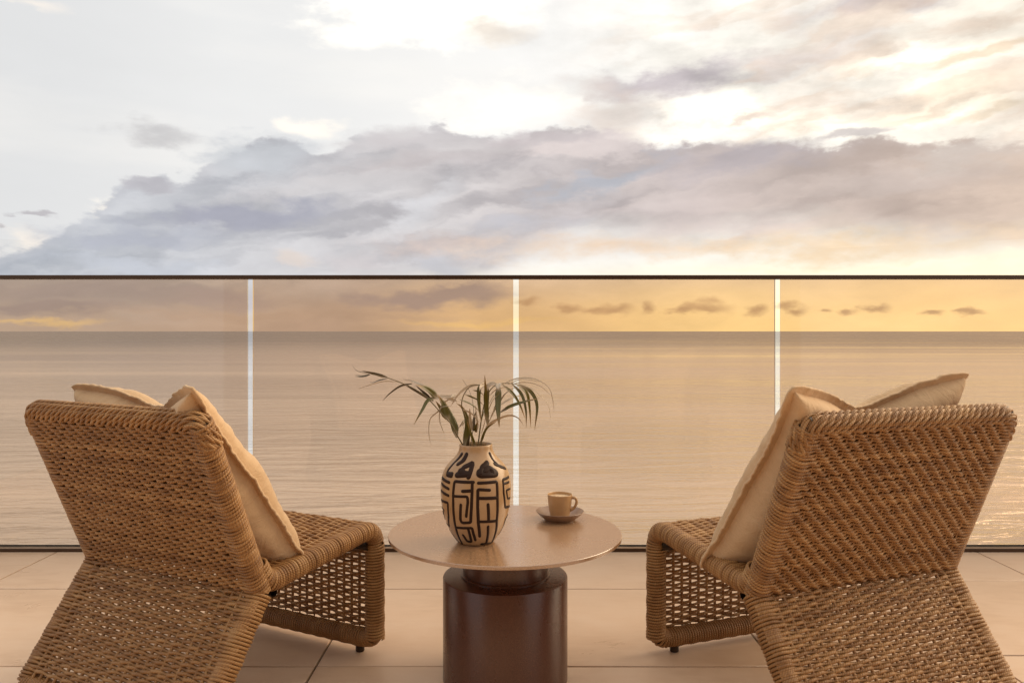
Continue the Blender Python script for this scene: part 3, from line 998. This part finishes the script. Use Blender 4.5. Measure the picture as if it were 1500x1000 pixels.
# ------------------------------------------------------------------ linen cushions
def cushion(name, seed, half=.242, thick=.103, dip=.05, ears=(0, 0, 0, 0)):
    """returns body and flange mesh; local x across, y up the cushion, z towards the front.
    ears: extra outward pull of the corners (bottom left, bottom right, top left, top right)"""
    N = 72
    tt = np.linspace(-1, 1, N + 1)
    tt = np.sign(tt) * (1 - (1 - np.abs(tt)) ** 1.35)
    a, b_ = np.meshgrid(tt, tt, indexing='xy')

    def outline(a, b_):
        x = half * a * (1 - .075 * (1 - b_ ** 2)) ; y = half * b_ * (1 - .060 * (1 - a ** 2))
        y = y - dip * np.exp(-((a - .05) / .42) ** 2) * ((b_ + 1) / 2) ** 3
        for e, (sx, sy) in zip(ears, ((-1, -1), (1, -1), (-1, 1), (1, 1))):
            w_ = ((1 + sx * a) / 2 * (1 + sy * b_) / 2) ** 5
            x = x + sx * e * w_ * .7; y = y + sy * e * w_
        return x, y

    x, y = outline(a, b_)
    core = np.clip((1 - a ** 2), 0, 1) * np.clip((1 - b_ ** 2), 0, 1)
    zt = thick * core ** .30
    zt *= (1 - .16 * np.exp(-((a - .05) / .35) ** 2 - ((b_ - .55) / .5) ** 2))
    sag = 1 + .22 * (-b_) * core ** .5                       # filling settles to the bottom
    zt = zt * sag
    bend = .035 * (a ** 2) * (b_ > 0) * b_ * 1.0             # upper corners fall forward a little
    V, F = [], []
    for side in (1, -1):
        wr = np.zeros_like(x)
        for i in range(N + 1):
            for j in range(N + 1):
                q = Vector((x[i, j] * 9 + seed, y[i, j] * 9, side * 3.7))
                e = 1 - core[i, j]
                v = mnoise.fractal(q, 1.0, 2.0, 3) * .0065
                # gathers running in from the seam
                gz = mnoise.noise(Vector((x[i, j] * 42 + seed, y[i, j] * 10, side * 2))) * .0050 * e * (abs(b_[i, j]) > abs(a[i, j]))
                gz += mnoise.noise(Vector((x[i, j] * 10, y[i, j] * 42 + seed, side * 2))) * .0050 * e * (abs(a[i, j]) >= abs(b_[i, j]))
                # a soft diagonal fold or two
                fd = (x[i, j] + .55 * y[i, j] * side + .03 * mnoise.noise(q * .5))
                gz += -.006 * math.exp(-((fd - .12) / .012) ** 2) * core[i, j] ** .5
                gz += .005 * math.exp(-((fd + .02) / .018) ** 2) * core[i, j] ** .5
                wr[i, j] = (v + gz) * min(1, core[i, j] * 30 + .02)
        z = side * zt * (1.15 if side > 0 else .72) + side * wr + bend
        V.append(np.stack([x, y, z], -1).reshape(-1, 3))
        i, j = np.meshgrid(np.arange(N), np.arange(N), indexing='ij')
        k = i * (N + 1) + j
        q = np.stack([k, k + 1, k + N + 2, k + N + 1], -1).reshape(-1, 4)
        F.append((q if side > 0 else q[:, ::-1]) + (0 if side > 0 else (N + 1) ** 2))
    body = mesh_np(name, np.concatenate(V), np.concatenate(F))
    bm = bmesh.new(); bm.from_mesh(body)
    bmesh.ops.remove_doubles(bm, verts=bm.verts, dist=.0004)
    bm.to_mesh(body); bm.free()
    # flange: a flat hem round the seam, slightly ruffled
    n = 100
    e = np.linspace(-1, 1, n, endpoint=False)
    ring = [(v, -1) for v in e] + [(1, v) for v in e] + [(-v, 1) for v in e] + [(-1, -v) for v in e]
    ring = np.array(ring)
    rx, ry = outline(ring[:, 0], ring[:, 1])
    ctr = np.array([rx, ry]).T
    tg = np.roll(ctr, -1, 0) - np.roll(ctr, 1, 0)
    tg /= np.linalg.norm(tg, axis=1)[:, None]
    nr = np.stack([tg[:, 1], -tg[:, 0]], 1)
    for _ in range(4):
        nr = (np.roll(nr, 1, 0) + nr + np.roll(nr, -1, 0)) / 3
    zb = .035 * ring[:, 0] ** 2 * np.clip(ring[:, 1], 0, 1)
    m_ = len(ring)
    th = np.arange(m_)
    ruf = np.array([.0036 * mnoise.noise(Vector((ctr[i, 0] * 46 + seed, ctr[i, 1] * 46, 1.3))) + .003 * mnoise.noise(Vector((ctr[i, 0] * 120, ctr[i, 1] * 120 + seed, 4.3))) for i in range(m_)])
    wv_ = np.array([1 + .20 * mnoise.noise(Vector((ctr[i, 0] * 60, ctr[i, 1] * 60, seed))) for i in range(m_)])
    wd = .017
    prof = [(-.006, .0030), (.35, .0026), (.75, .0022), (1.0, .0030), (1.06, .0), (1.0, -.0030), (.75, -.0022), (.35, -.0026), (-.006, -.0030)]
    V = []
    for f_, zz in prof:
        d = np.where(f_ > 0, f_ * wd * wv_, f_)
        V.append(np.stack([ctr[:, 0] + nr[:, 0] * d, ctr[:, 1] + nr[:, 1] * d, zb + zz + ruf * max(f_, 0)], 1))
    V = np.stack(V, 1)
    k = len(prof)
    i = np.arange(m_)[:, None]; j = np.arange(k - 1)[None]
    F = np.stack([i * k + j, i * k + j + 1, ((i + 1) % m_) * k + j + 1, ((i + 1) % m_) * k + j], -1).reshape(-1, 4)
    fl = mesh_np(name + '_hem', V.reshape(-1, 3), F)
    return body, fl


def put_cushion(mw, seed, label, t0, z0, t1, z1, xo, roll, yaw, **kw):
    """t runs back from the chair's front edge; (t0,z0) bottom edge, (t1,z1) top edge"""
    b0 = Vector((xo, .30 - t0, z0)); b1 = Vector((xo, .30 - t1, z1))
    up = (b1 - b0).normalized()
    xax = Vector((1, 0, 0)); zax = xax.cross(up)
    rot = Matrix((xax, up, zax)).transposed().to_4x4() @ Matrix.Rotation(roll, 4, 'Z') @ Matrix.Rotation(yaw, 4, 'Y')
    body, fl = cushion('cushion', seed, **kw)
    o = link('cushion', body, M['linen'])
    o.matrix_world = mw @ Matrix.Translation((b0 + b1) / 2) @ rot
    tag(o, label, 'cushion', 'linen cushions on the lounge chairs')
    h = link('hem', fl, M['linen'], o)
    return o


put_cushion(local(LC, LR), 3.3, 'beige linen cushion with wavy hem on the chair nearer the patterned vase',  .278, .345, .520, .728, .026, R(3.5), R(-7), dip=.05, ears=(0, .0, .015, .045), half=.234)
put_cushion(local(RC, RR), 8.1, 'beige linen cushion with wavy hem on the chair nearer the coffee cup', .268, .350, .522, .738, -.050, R(0), R(6), dip=.055, ears=(.02, 0, .055, .035), half=.237)

# ------------------------------------------------------------------ side table
TX, TY, TZ = -.017, 1.94, .365
tab = empty('side_table', (TX, TY, 0))
tag(tab, 'round bronze side table with thin disc top on a drum pedestal', 'table')
link('tabletop', lathe('tabletop', [(0, TZ - .009), (.2905, TZ - .009), (.292, TZ - .0078), (.292, TZ - .0010), (.2912, TZ), (0, TZ)], 160), M['table'], tab)
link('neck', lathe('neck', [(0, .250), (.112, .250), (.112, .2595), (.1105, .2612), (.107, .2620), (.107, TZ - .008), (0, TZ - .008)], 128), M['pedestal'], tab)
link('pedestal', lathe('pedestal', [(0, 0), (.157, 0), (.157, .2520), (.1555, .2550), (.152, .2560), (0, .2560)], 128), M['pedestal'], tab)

# ------------------------------------------------------------------ vase with slip pattern
VX, VY = -.087, 1.846
vprof = [(.0, .0), (.040, .0), (.0445, .003), (.055, .018), (.066, .038), (.0755, .062), (.0815, .088), (.0843, .115), (.0842, .138), (.0815, .158), (.0745, .176),
         (.063, .191), (.051, .203), (.0440, .213), (.0405, .222), (.0395, .229), (.0400, .2325)]
vp = spline([p for p in vprof[2:]], 48)
outer = [(0, 0), (.040, 0)] + [tuple(p) for p in vp]
inner = [(.0385, .2345), (.0368, .2325), (.0362, .226), (.040, .213), (.058, .190), (.074, .165), (.078, .12), (.060, .04), (0, .02)]
vase = link('vase', lathe('vase', outer + inner, 128, 60), M['clay'], loc=(VX, VY, TZ))
tag(vase, 'buff clay vase painted with bold dark brown geometric lines', 'vase')


def vase_r(z):
    return np.interp(z, vp[:, 1], vp[:, 0])


def vase_hit(X, Y):
    """where a drawn point of the pattern lies on the vase: (angle, height)"""
    px, py = 630 + X / 5.886, 640 + Y / 5.886
    d = np.array([(px - 750) / F_PX, 1.0, (485 - py) / F_PX])
    best = None
    for y in np.linspace(VY - .095, VY + .0, 500):
        p = d * y + np.array([0, 0, CAM_H])
        z = p[2] - TZ
        if z < 0 or z > .232:
            continue
        rr_ = math.hypot(p[0] - VX, p[1] - VY)
        gap = rr_ - vase_r(z)
        if gap <= 0:
            best = p; break
        if best is None or gap < best[1]:
            best = (p, gap)
    p = best if isinstance(best, np.ndarray) else best[0]
    return math.atan2(p[0] - VX, -(p[1] - VY)), p[2] - TZ


strokes = [
    ([(372, 388), (212, 380), (200, 480), (200, 570), (207, 690), (222, 780), (245, 855), (278, 925)], 22),
    ([(364, 388), (362, 470), (357, 600), (350, 735), (276, 738), (262, 715), (265, 585)], 22),
    ([(282, 466), (352, 462)], 24), ([(205, 508), (322, 512), (326, 560), (312, 682)], 20),
    ([(225, 778), (362, 782), (374, 835), (390, 885)], 20), ([(328, 788), (345, 850), (356, 902), (318, 895), (286, 846)], 20),
    ([(418, 395), (574, 382), (580, 520), (574, 720), (556, 850), (532, 912), (445, 922)], 22),
    ([(512, 456), (412, 450), (410, 600), (416, 740), (428, 852)], 22), ([(414, 526), (574, 522)], 24), ([(500, 582), (505, 720)], 24),
    ([(416, 728), (574, 720)], 22), ([(500, 772), (496, 860), (482, 918)], 22),
    ([(676, 342), (626, 366), (634, 480), (646, 604), (688, 592)], 20), ([(634, 402), (678, 386)], 18), ([(688, 444), (656, 456), (668, 530), (688, 522)], 16),
    ([(688, 672), (650, 700), (640, 780), (614, 832)], 18), ([(676, 756), (642, 776)], 16),
    ([(106, 350), (165, 390)], 22), ([(101, 400), (160, 445)], 22), ([(97, 460), (158, 503)], 22),
    ([(98, 542), (154, 565), (160, 680), (166, 768), (130, 745)], 20), ([(98, 602), (120, 625), (125, 690), (106, 702)], 14), ([(150, 800), (192, 842), (252, 912)], 20),
    ([(238, 322), (290, 258), (368, 222), (350, 290), (332, 342)], 33), ([(238, 324), (318, 318)], 44), ([(262, 290), (290, 306)], 39),
    ([(492, 220), (446, 258), (426, 326), (556, 328), (546, 278), (506, 258), (478, 286)], 31), ([(440, 312), (552, 306)], 67), ([(520, 276), (545, 300)], 30),
    ([(270, 150), (222, 205), (156, 284), (148, 322), (184, 332)], 31), ([(158, 318), (186, 320)], 34), ([(312, 152), (292, 198), (248, 226)], 33), ([(296, 170), (262, 215)], 20),
    ([(516, 142), (548, 202), (600, 252), (646, 266)], 26), ([(560, 232), (634, 262)], 26), ([(100, 640), (104, 660)], 12),
]


def ribbon_on_vase(bm, pts, w, twist, lift):
    q = []
    for a, b_ in zip(pts, pts[1:]):
        nn = max(2, int(math.hypot((a[0] - b_[0]) * .08, a[1] - b_[1]) / .0022))
        q += [(a[0] + (b_[0] - a[0]) * i / nn, a[1] + (b_[1] - a[1]) * i / nn) for i in range(nn)]
    q.append(pts[-1])
    q = np.array(q)
    for _ in range(2):                                      # round the corners
        q[1:-1] = (q[:-2] + 2 * q[1:-1] + q[2:]) / 4

    def pos(an, z, l):
        z = min(max(z, .003), .231)
        r = vase_r(z) + l
        return (r * math.sin(an + twist), -r * math.cos(an + twist), z)
    r0 = np.array([vase_r(z) for z in q[:, 1]])
    flat = np.stack([q[:, 0] * r0, q[:, 1]], 1)
    t = np.gradient(flat, axis=0); t /= np.linalg.norm(t, axis=1)[:, None] + 1e-9
    nrm = np.stack([-t[:, 1], t[:, 0]], 1)
    prof = [(-1, -.0004), (-.86, lift), (0, lift * 1.25), (.86, lift), (1, -.0004)]

    def row(i, along, sc):
        vs = []
        for f_, l in prof:
            dx = nrm[i, 0] * f_ * w / 2 * sc + t[i, 0] * along; dz = nrm[i, 1] * f_ * w / 2 * sc + t[i, 1] * along
            vs.append(bm.verts.new(pos(q[i, 0] + dx / r0[i], q[i, 1] + dz, l)))
        return vs
    rows = [row(0, -w * .5, .25), row(0, -w * .42, .62), row(0, -w * .22, .9)] + [row(i, 0, 1) for i in range(len(q))] + \
           [row(len(q) - 1, w * .22, .9), row(len(q) - 1, w * .42, .62), row(len(q) - 1, w * .5, .25)]
    for a, b_ in zip(rows, rows[1:]):
        for i in range(4):
            bm.faces.new((a[i], a[i + 1], b_[i + 1], b_[i]))


bm = bmesh.new()
for k, (pts, w) in enumerate(strokes):
    hp = [vase_hit(*p) for p in pts]
    for tw in (0, math.pi):
        ribbon_on_vase(bm, hp, w / 5.886 * VY / F_PX * 1.22, tw, .0006 + .00003 * (k % 9))
link('painted_pattern', bm_mesh('painted_pattern', bm, True), M['slip'], vase)

# ------------------------------------------------------------------ palm cuttings in the vase
palm = empty('palm_cuttings', (VX, VY, TZ + .10))
tag(palm, 'arching green and dried palm fronds standing in the patterned vase', 'plant')
ZA = lambda X, Y: (510 + X / 7.694, 535 + Y / 7.694)
ZB = lambda X, Y: (660 + X / 7.694, 540 + Y / 7.694)


def at(px, py, depth):
    return np.array([(px - 750) / F_PX * depth, depth, CAM_H + (485 - py) / F_PX * depth])


def stem(pts, r0, r1, mat='stem', d0=0.0, d1=0.0, into=True):
    n = len(pts)
    P = [at(*p, VY + d0 + (d1 - d0) * i / (n - 1)) for i, p in enumerate(pts)]
    if into:
        f = P[0]
        P = [np.array([VX + (f[0] - VX) * -.3, VY + .004, TZ + .085]), np.array([VX + (f[0] - VX) * .6, VY + d0 * .5, TZ + .175])] + P
    q = spline(P, 40)
    S = Strands()
    S.tube(q, (0.02, 1, 0.1), np.linspace(r0, r1, 40), 7, taper=False)
    me = S.mesh('stem')
    me.transform(Matrix.Translation((-VX, -VY, -TZ - .10)))
    return link('stem', me, M[mat], palm)


def leaf(pts, w, mat, parent, d0=0.0, d1=0.0, roll=0.0, shape='leaf'):
    """ribbon leaflet with a folded midrib; pts from base to tip"""
    n = len(pts)
    P = [at(*p, VY + d0 + (d1 - d0) * (i / (n - 1)) ** 1.2) for i, p in enumerate(pts)]
    m_ = 22
    q = spline(P, m_)
    T = np.gradient(q, axis=0); T /= np.linalg.norm(T, axis=1)[:, None]
    view = np.array([0, -1.0, .15]); view /= np.linalg.norm(view)
    A = np.cross(T, view); A /= np.linalg.norm(A, axis=1)[:, None] + 1e-9
    B = np.cross(A, T)
    s = np.linspace(0, 1, m_)
    if shape == 'leaf':
        wd = np.clip(np.minimum(1, .30 + s * 3.2) * (1 - s ** 2.6) ** .9, .04, 1)
    else:
        wd = np.clip(1 - s, .05, 1) ** .5
    hw = w / 7.694 * VY / F_PX / 2 * wd * 1.18
    ro = roll + .5 * s * (1 if roll >= 0 else -1)
    ca, sa = np.cos(ro)[:, None], np.sin(ro)[:, None]
    E = A * ca + B * sa; Nn = B * ca - A * sa
    fold = .38
    th = .00045
    prof = [(-1, fold), (-.5, fold * .48), (0, 0), (.5, fold * .48), (1, fold)]
    V = []
    for f_, hgt in prof:
        V.append(q + E * (hw * f_)[:, None] + Nn * (hw * hgt)[:, None])
    for f_, hgt in prof[::-1]:
        V.append(q + E * (hw * f_ * .97)[:, None] + Nn * (hw * hgt - th)[:, None])
    k = len(V)
    V = np.stack(V, 1)
    i = np.arange(m_ - 1)[:, None]; j = np.arange(k)[None]; j2 = (j + 1) % k
    F = np.stack([i * k + j, i * k + j2, (i + 1) * k + j2, (i + 1) * k + j], -1).reshape(-1, 4)
    u0 = np.broadcast_to(s[:-1][:, None], (m_ - 1, k)); u1 = np.broadcast_to(s[1:][:, None], (m_ - 1, k))
    v0 = np.broadcast_to(j / k, (m_ - 1, k)); v1 = np.broadcast_to((j + 1) / k, (m_ - 1, k))
    UV = np.stack([np.stack([u0, v0], -1), np.stack([u0, v1], -1), np.stack([u1, v1], -1), np.stack([u1, v0], -1)], 2).reshape(-1, 2)
    V = V.reshape(-1, 3) - np.array([VX, VY, TZ + .10])
    return link('leaf', mesh_np('leaf', V, F, UV), M['leaf_' + mat], parent)


fA = stem([ZB(150, 890), ZB(75, 750), ZA(1165, 665), ZA(1030, 515), ZA(900, 375), ZA(760, 272), ZA(620, 205), ZA(430, 135), ZA(260, 98)], .0021, .0009, 'stem', 0, -.03)
fB = stem([ZB(305, 915), ZB(325, 740), ZB(346, 580), ZB(385, 380), ZB(450, 235), ZB(540, 172), ZB(690, 165), ZB(820, 190)], .0024, .0009, 'stem', -.012, .03)
fC = stem([ZB(285, 890), ZB(240, 740), ZB(195, 590), ZB(125, 430), ZB(150, 290), ZB(230, 195), ZB(330, 180)], .0021, .0010, 'stem', -.006, -.035)
fD = stem([ZB(225, 895), ZB(250, 700), ZB(262, 520), ZB(245, 350), ZB(200, 220), ZB(135, 120)], .0015, .0004, 'leaf_dark', .01, .03)
fE = stem([ZB(345, 870), ZB(375, 720), ZB(420, 620), ZB(510, 450), ZB(640, 260), ZB(760, 200)], .0016, .0006, 'stem', .006, .05)
A_ = lambda *p: [ZA(*q) for q in p]
B_ = lambda *p: [ZB(*q) for q in p]
r_ = random.uniform
for pts, w, mat, par in [  # 'dry' also marks live leaflets painted pale for the light they catch
    (A_((440, 135), (300, 92), (148, 60)), 30, 'dark', fA), (A_((250, 102), (165, 126), (78, 124)), 18, 'dark', fA), (A_((240, 96), (130, 72), (85, 50), (48, 0)), 7, 'dark', fA),
    (A_((235, 100), (150, 115), (70, 103)), 8, 'dark', fA),
    (A_((440, 148), (350, 168), (290, 192), (240, 190)), 14, 'dark', fA), (A_((560, 186), (400, 180), (240, 222), (108, 265)), 9, 'dry', fA),
    (A_((720, 205), (590, 230), (465, 318), (385, 402)), 22, 'dark', fA), (A_((1000, 350), (880, 255), (740, 185), (620, 155)), 30, 'dry', fA),
    (A_((1010, 370), (900, 275), (770, 220)), 62, 'green', fA), (A_((960, 400), (800, 305), (640, 222)), 30, 'dark', fA), (A_((930, 370), (850, 300), (760, 225)), 26, 'dark', fA),
    (A_((1010, 362), (905, 395), (835, 510), (738, 672)), 40, 'green', fA), (A_((1190, 350), (1040, 355), (960, 380), (890, 405)), 30, 'dry', fA),
    (A_((1130, 620), (1080, 460), (1010, 330)), 64, 'green', fA), (A_((1228, 815), (1170, 620), (1085, 395)), 70, 'green', fA), (A_((1110, 610), (1040, 470), (985, 400)), 50, 'green', fA),
    (A_((1231, 340), (1090, 410), (1020, 510), (925, 600), (908, 750), (930, 892)), 18, 'dry', fC), (A_((1035, 490), (1030, 620), (1082, 772)), 14, 'dry', fA),
    (A_((1160, 455), (1060, 470), (985, 540), (900, 555)), 7, 'dry', fA), (A_((1225, 400), (1130, 370), (1050, 330)), 30, 'dry', fC),
    (B_((330, 180), (210, 195), (90, 285), (0, 425)), 28, 'dry', fC), (B_((150, 890), (190, 640), (140, 455), (65, 385)), 62, 'green', fC), (B_((75, 745), (45, 620), (0, 480)), 58, 'green', fC),
    (B_((420, 640), (405, 400), (400, 250), (385, 72)), 50, 'green', fB), (B_((412, 178), (398, 360), (418, 638)), 62, 'green', fB),
    (B_((420, 172), (330, 205), (314, 340), (330, 500), (345, 600)), 42, 'green', fB), (B_((515, 163), (440, 185), (395, 280)), 44, 'dry', fB),
    (B_((415, 165), (345, 190), (325, 250)), 40, 'dry', fB), (B_((540, 165), (543, 240)), 62, 'dry', fB),
    (B_((542, 172), (540, 400), (549, 660)), 64, 'green', fB), (B_((570, 165), (700, 280), (780, 410), (840, 558)), 34, 'green', fB),
    (B_((690, 168), (800, 285), (850, 460), (853, 662)), 30, 'green', fB), (B_((735, 170), (850, 265), (885, 420), (904, 658)), 38, 'green', fB),
    (B_((790, 182), (915, 265), (978, 420), (948, 692)), 38, 'green', fB), (B_((600, 165), (760, 108), (950, 115), (1100, 205), (1150, 340), (1168, 492)), 14, 'dry', fB),
    (B_((690, 170), (850, 152), (1010, 195), (1125, 295)), 9, 'dry', fB), (B_((770, 165), (950, 245), (1090, 390), (1130, 552)), 9, 'dry', fB), (B_((640, 180), (800, 120), (1030, 148)), 8, 'dry', fB),
    (B_((560, 490), (720, 405), (1005, 330)), 36, 'green', fE), (B_((560, 410), (680, 335), (835, 288)), 22, 'dry', fE), (B_((575, 470), (700, 420), (860, 370)), 16, 'dark', fE),
    (B_((345, 800), (430, 630), (560, 552), (680, 522), (770, 560), (826, 642)), 28, 'dry', fE), (B_((330, 860), (400, 680), (520, 590)), 26, 'green', fE),
    (B_((285, 890), (230, 740), (188, 590)), 30, 'green', fC), (B_((185, 900), (200, 800), (222, 730)), 34, 'dark', fD), (B_((255, 700), (262, 560), (290, 470)), 36, 'dark', fD),
    (B_((160, 285), (300, 345), (372, 412)), 16, 'green', fC), (B_((85, 335), (250, 412), (332, 492)), 18, 'green', fC), (B_((130, 452), (240, 505), (322, 602)), 18, 'dry', fC),
    (B_((250, 240), (330, 260), (380, 310)), 14, 'green', fB), (B_((240, 690), (215, 560), (215, 445)), 40, 'dry', fD), (B_((285, 705), (300, 640), (280, 420)), 26, 'dry', fD),
    (B_((288, 715), (285, 660), (310, 600)), 36, 'green', fD), (B_((480, 500), (520, 400), (640, 250)), 18, 'green', fE), (B_((440, 580), (500, 440), (600, 300)), 10, 'dry', fE),
    (B_((570, 340), (620, 280), (700, 220)), 16, 'dry', fE), (B_((420, 480), (480, 350), (560, 270)), 9, 'dry', fB), (B_((430, 400), (500, 290), (580, 230)), 9, 'dry', fB),
    (B_((130, 640), (150, 590), (92, 668)), 26, 'dry', fC), (B_((440, 300), (520, 230), (650, 200)), 9, 'dry', fB), (B_((60, 300), (20, 310), (0, 330)), 30, 'dry', fC),
    (B_((150, 885), (150, 700), (135, 600)), 16, 'dry', fC), (B_((345, 600), (380, 470), (430, 330)), 10, 'green', fB), (B_((345, 740), (390, 560), (350, 480)), 9, 'dry', fB),
]:
    leaf(pts, w, mat, par, r_(-.012, .012), r_(-.07, .07), r_(-.5, .5))

# ------------------------------------------------------------------ espresso cup and saucer
CX, CY = .1285, 2.062
sau = link('saucer', lathe('saucer', [(0, .002), (.034, .002), (.035, 0), (.040, 0), (.041, .0025), (.052, .010), (.0625, .0205), (.0645, .0228), (.0640, .0236), (.0618, .0225),
                                      (.050, .0130), (.038, .0072), (.027, .0060), (.0255, .0052), (0, .0052)], 96), M['saucer'], loc=(CX, CY, TZ))
tag(sau, 'grey-brown stoneware saucer under the espresso cup', 'saucer')
CZ = TZ + .0050
cup = empty('coffee_cup', (CX, CY, CZ))
tag(cup, 'small tan espresso cup filled with creamy coffee', 'cup')
link('cup_body', lathe('cup_body', [(0, .002), (.0195, .002), (.0200, 0), (.0235, 0), (.0245, .0015), (.0268, .010), (.0298, .026), (.0320, .044), (.0331, .0600), (.0333, .0622), (.0326, .0632), (.0315, .0622),
                                    (.0303, .044), (.0275, .022), (.022, .008), (0, .006)], 96), M['cup'], cup)
link('coffee', lathe('coffee', [(0, .0560), (.020, .0560), (.0309, .0562), (.0309, .0545), (0, .0545)], 64), M['coffee'], cup)
S = Strands()
hp = spline([(.0295, 0, .0545), (.036, 0, .0555), (.0425, 0, .0535), (.0455, 0, .0460), (.0435, 0, .0365), (.0375, 0, .0270), (.0265, 0, .0205)], 36)
S.tube(hp, (0, 1, 0), np.concatenate([np.linspace(.0046, .0036, 12), np.full(12, .0036), np.linspace(.0036, .0042, 12)]), 12, taper=False)
hme = S.mesh('handle')
hme.transform(Matrix.Rotation(R(-14), 4, 'Z'))
link('handle', hme, M['cup'], cup)
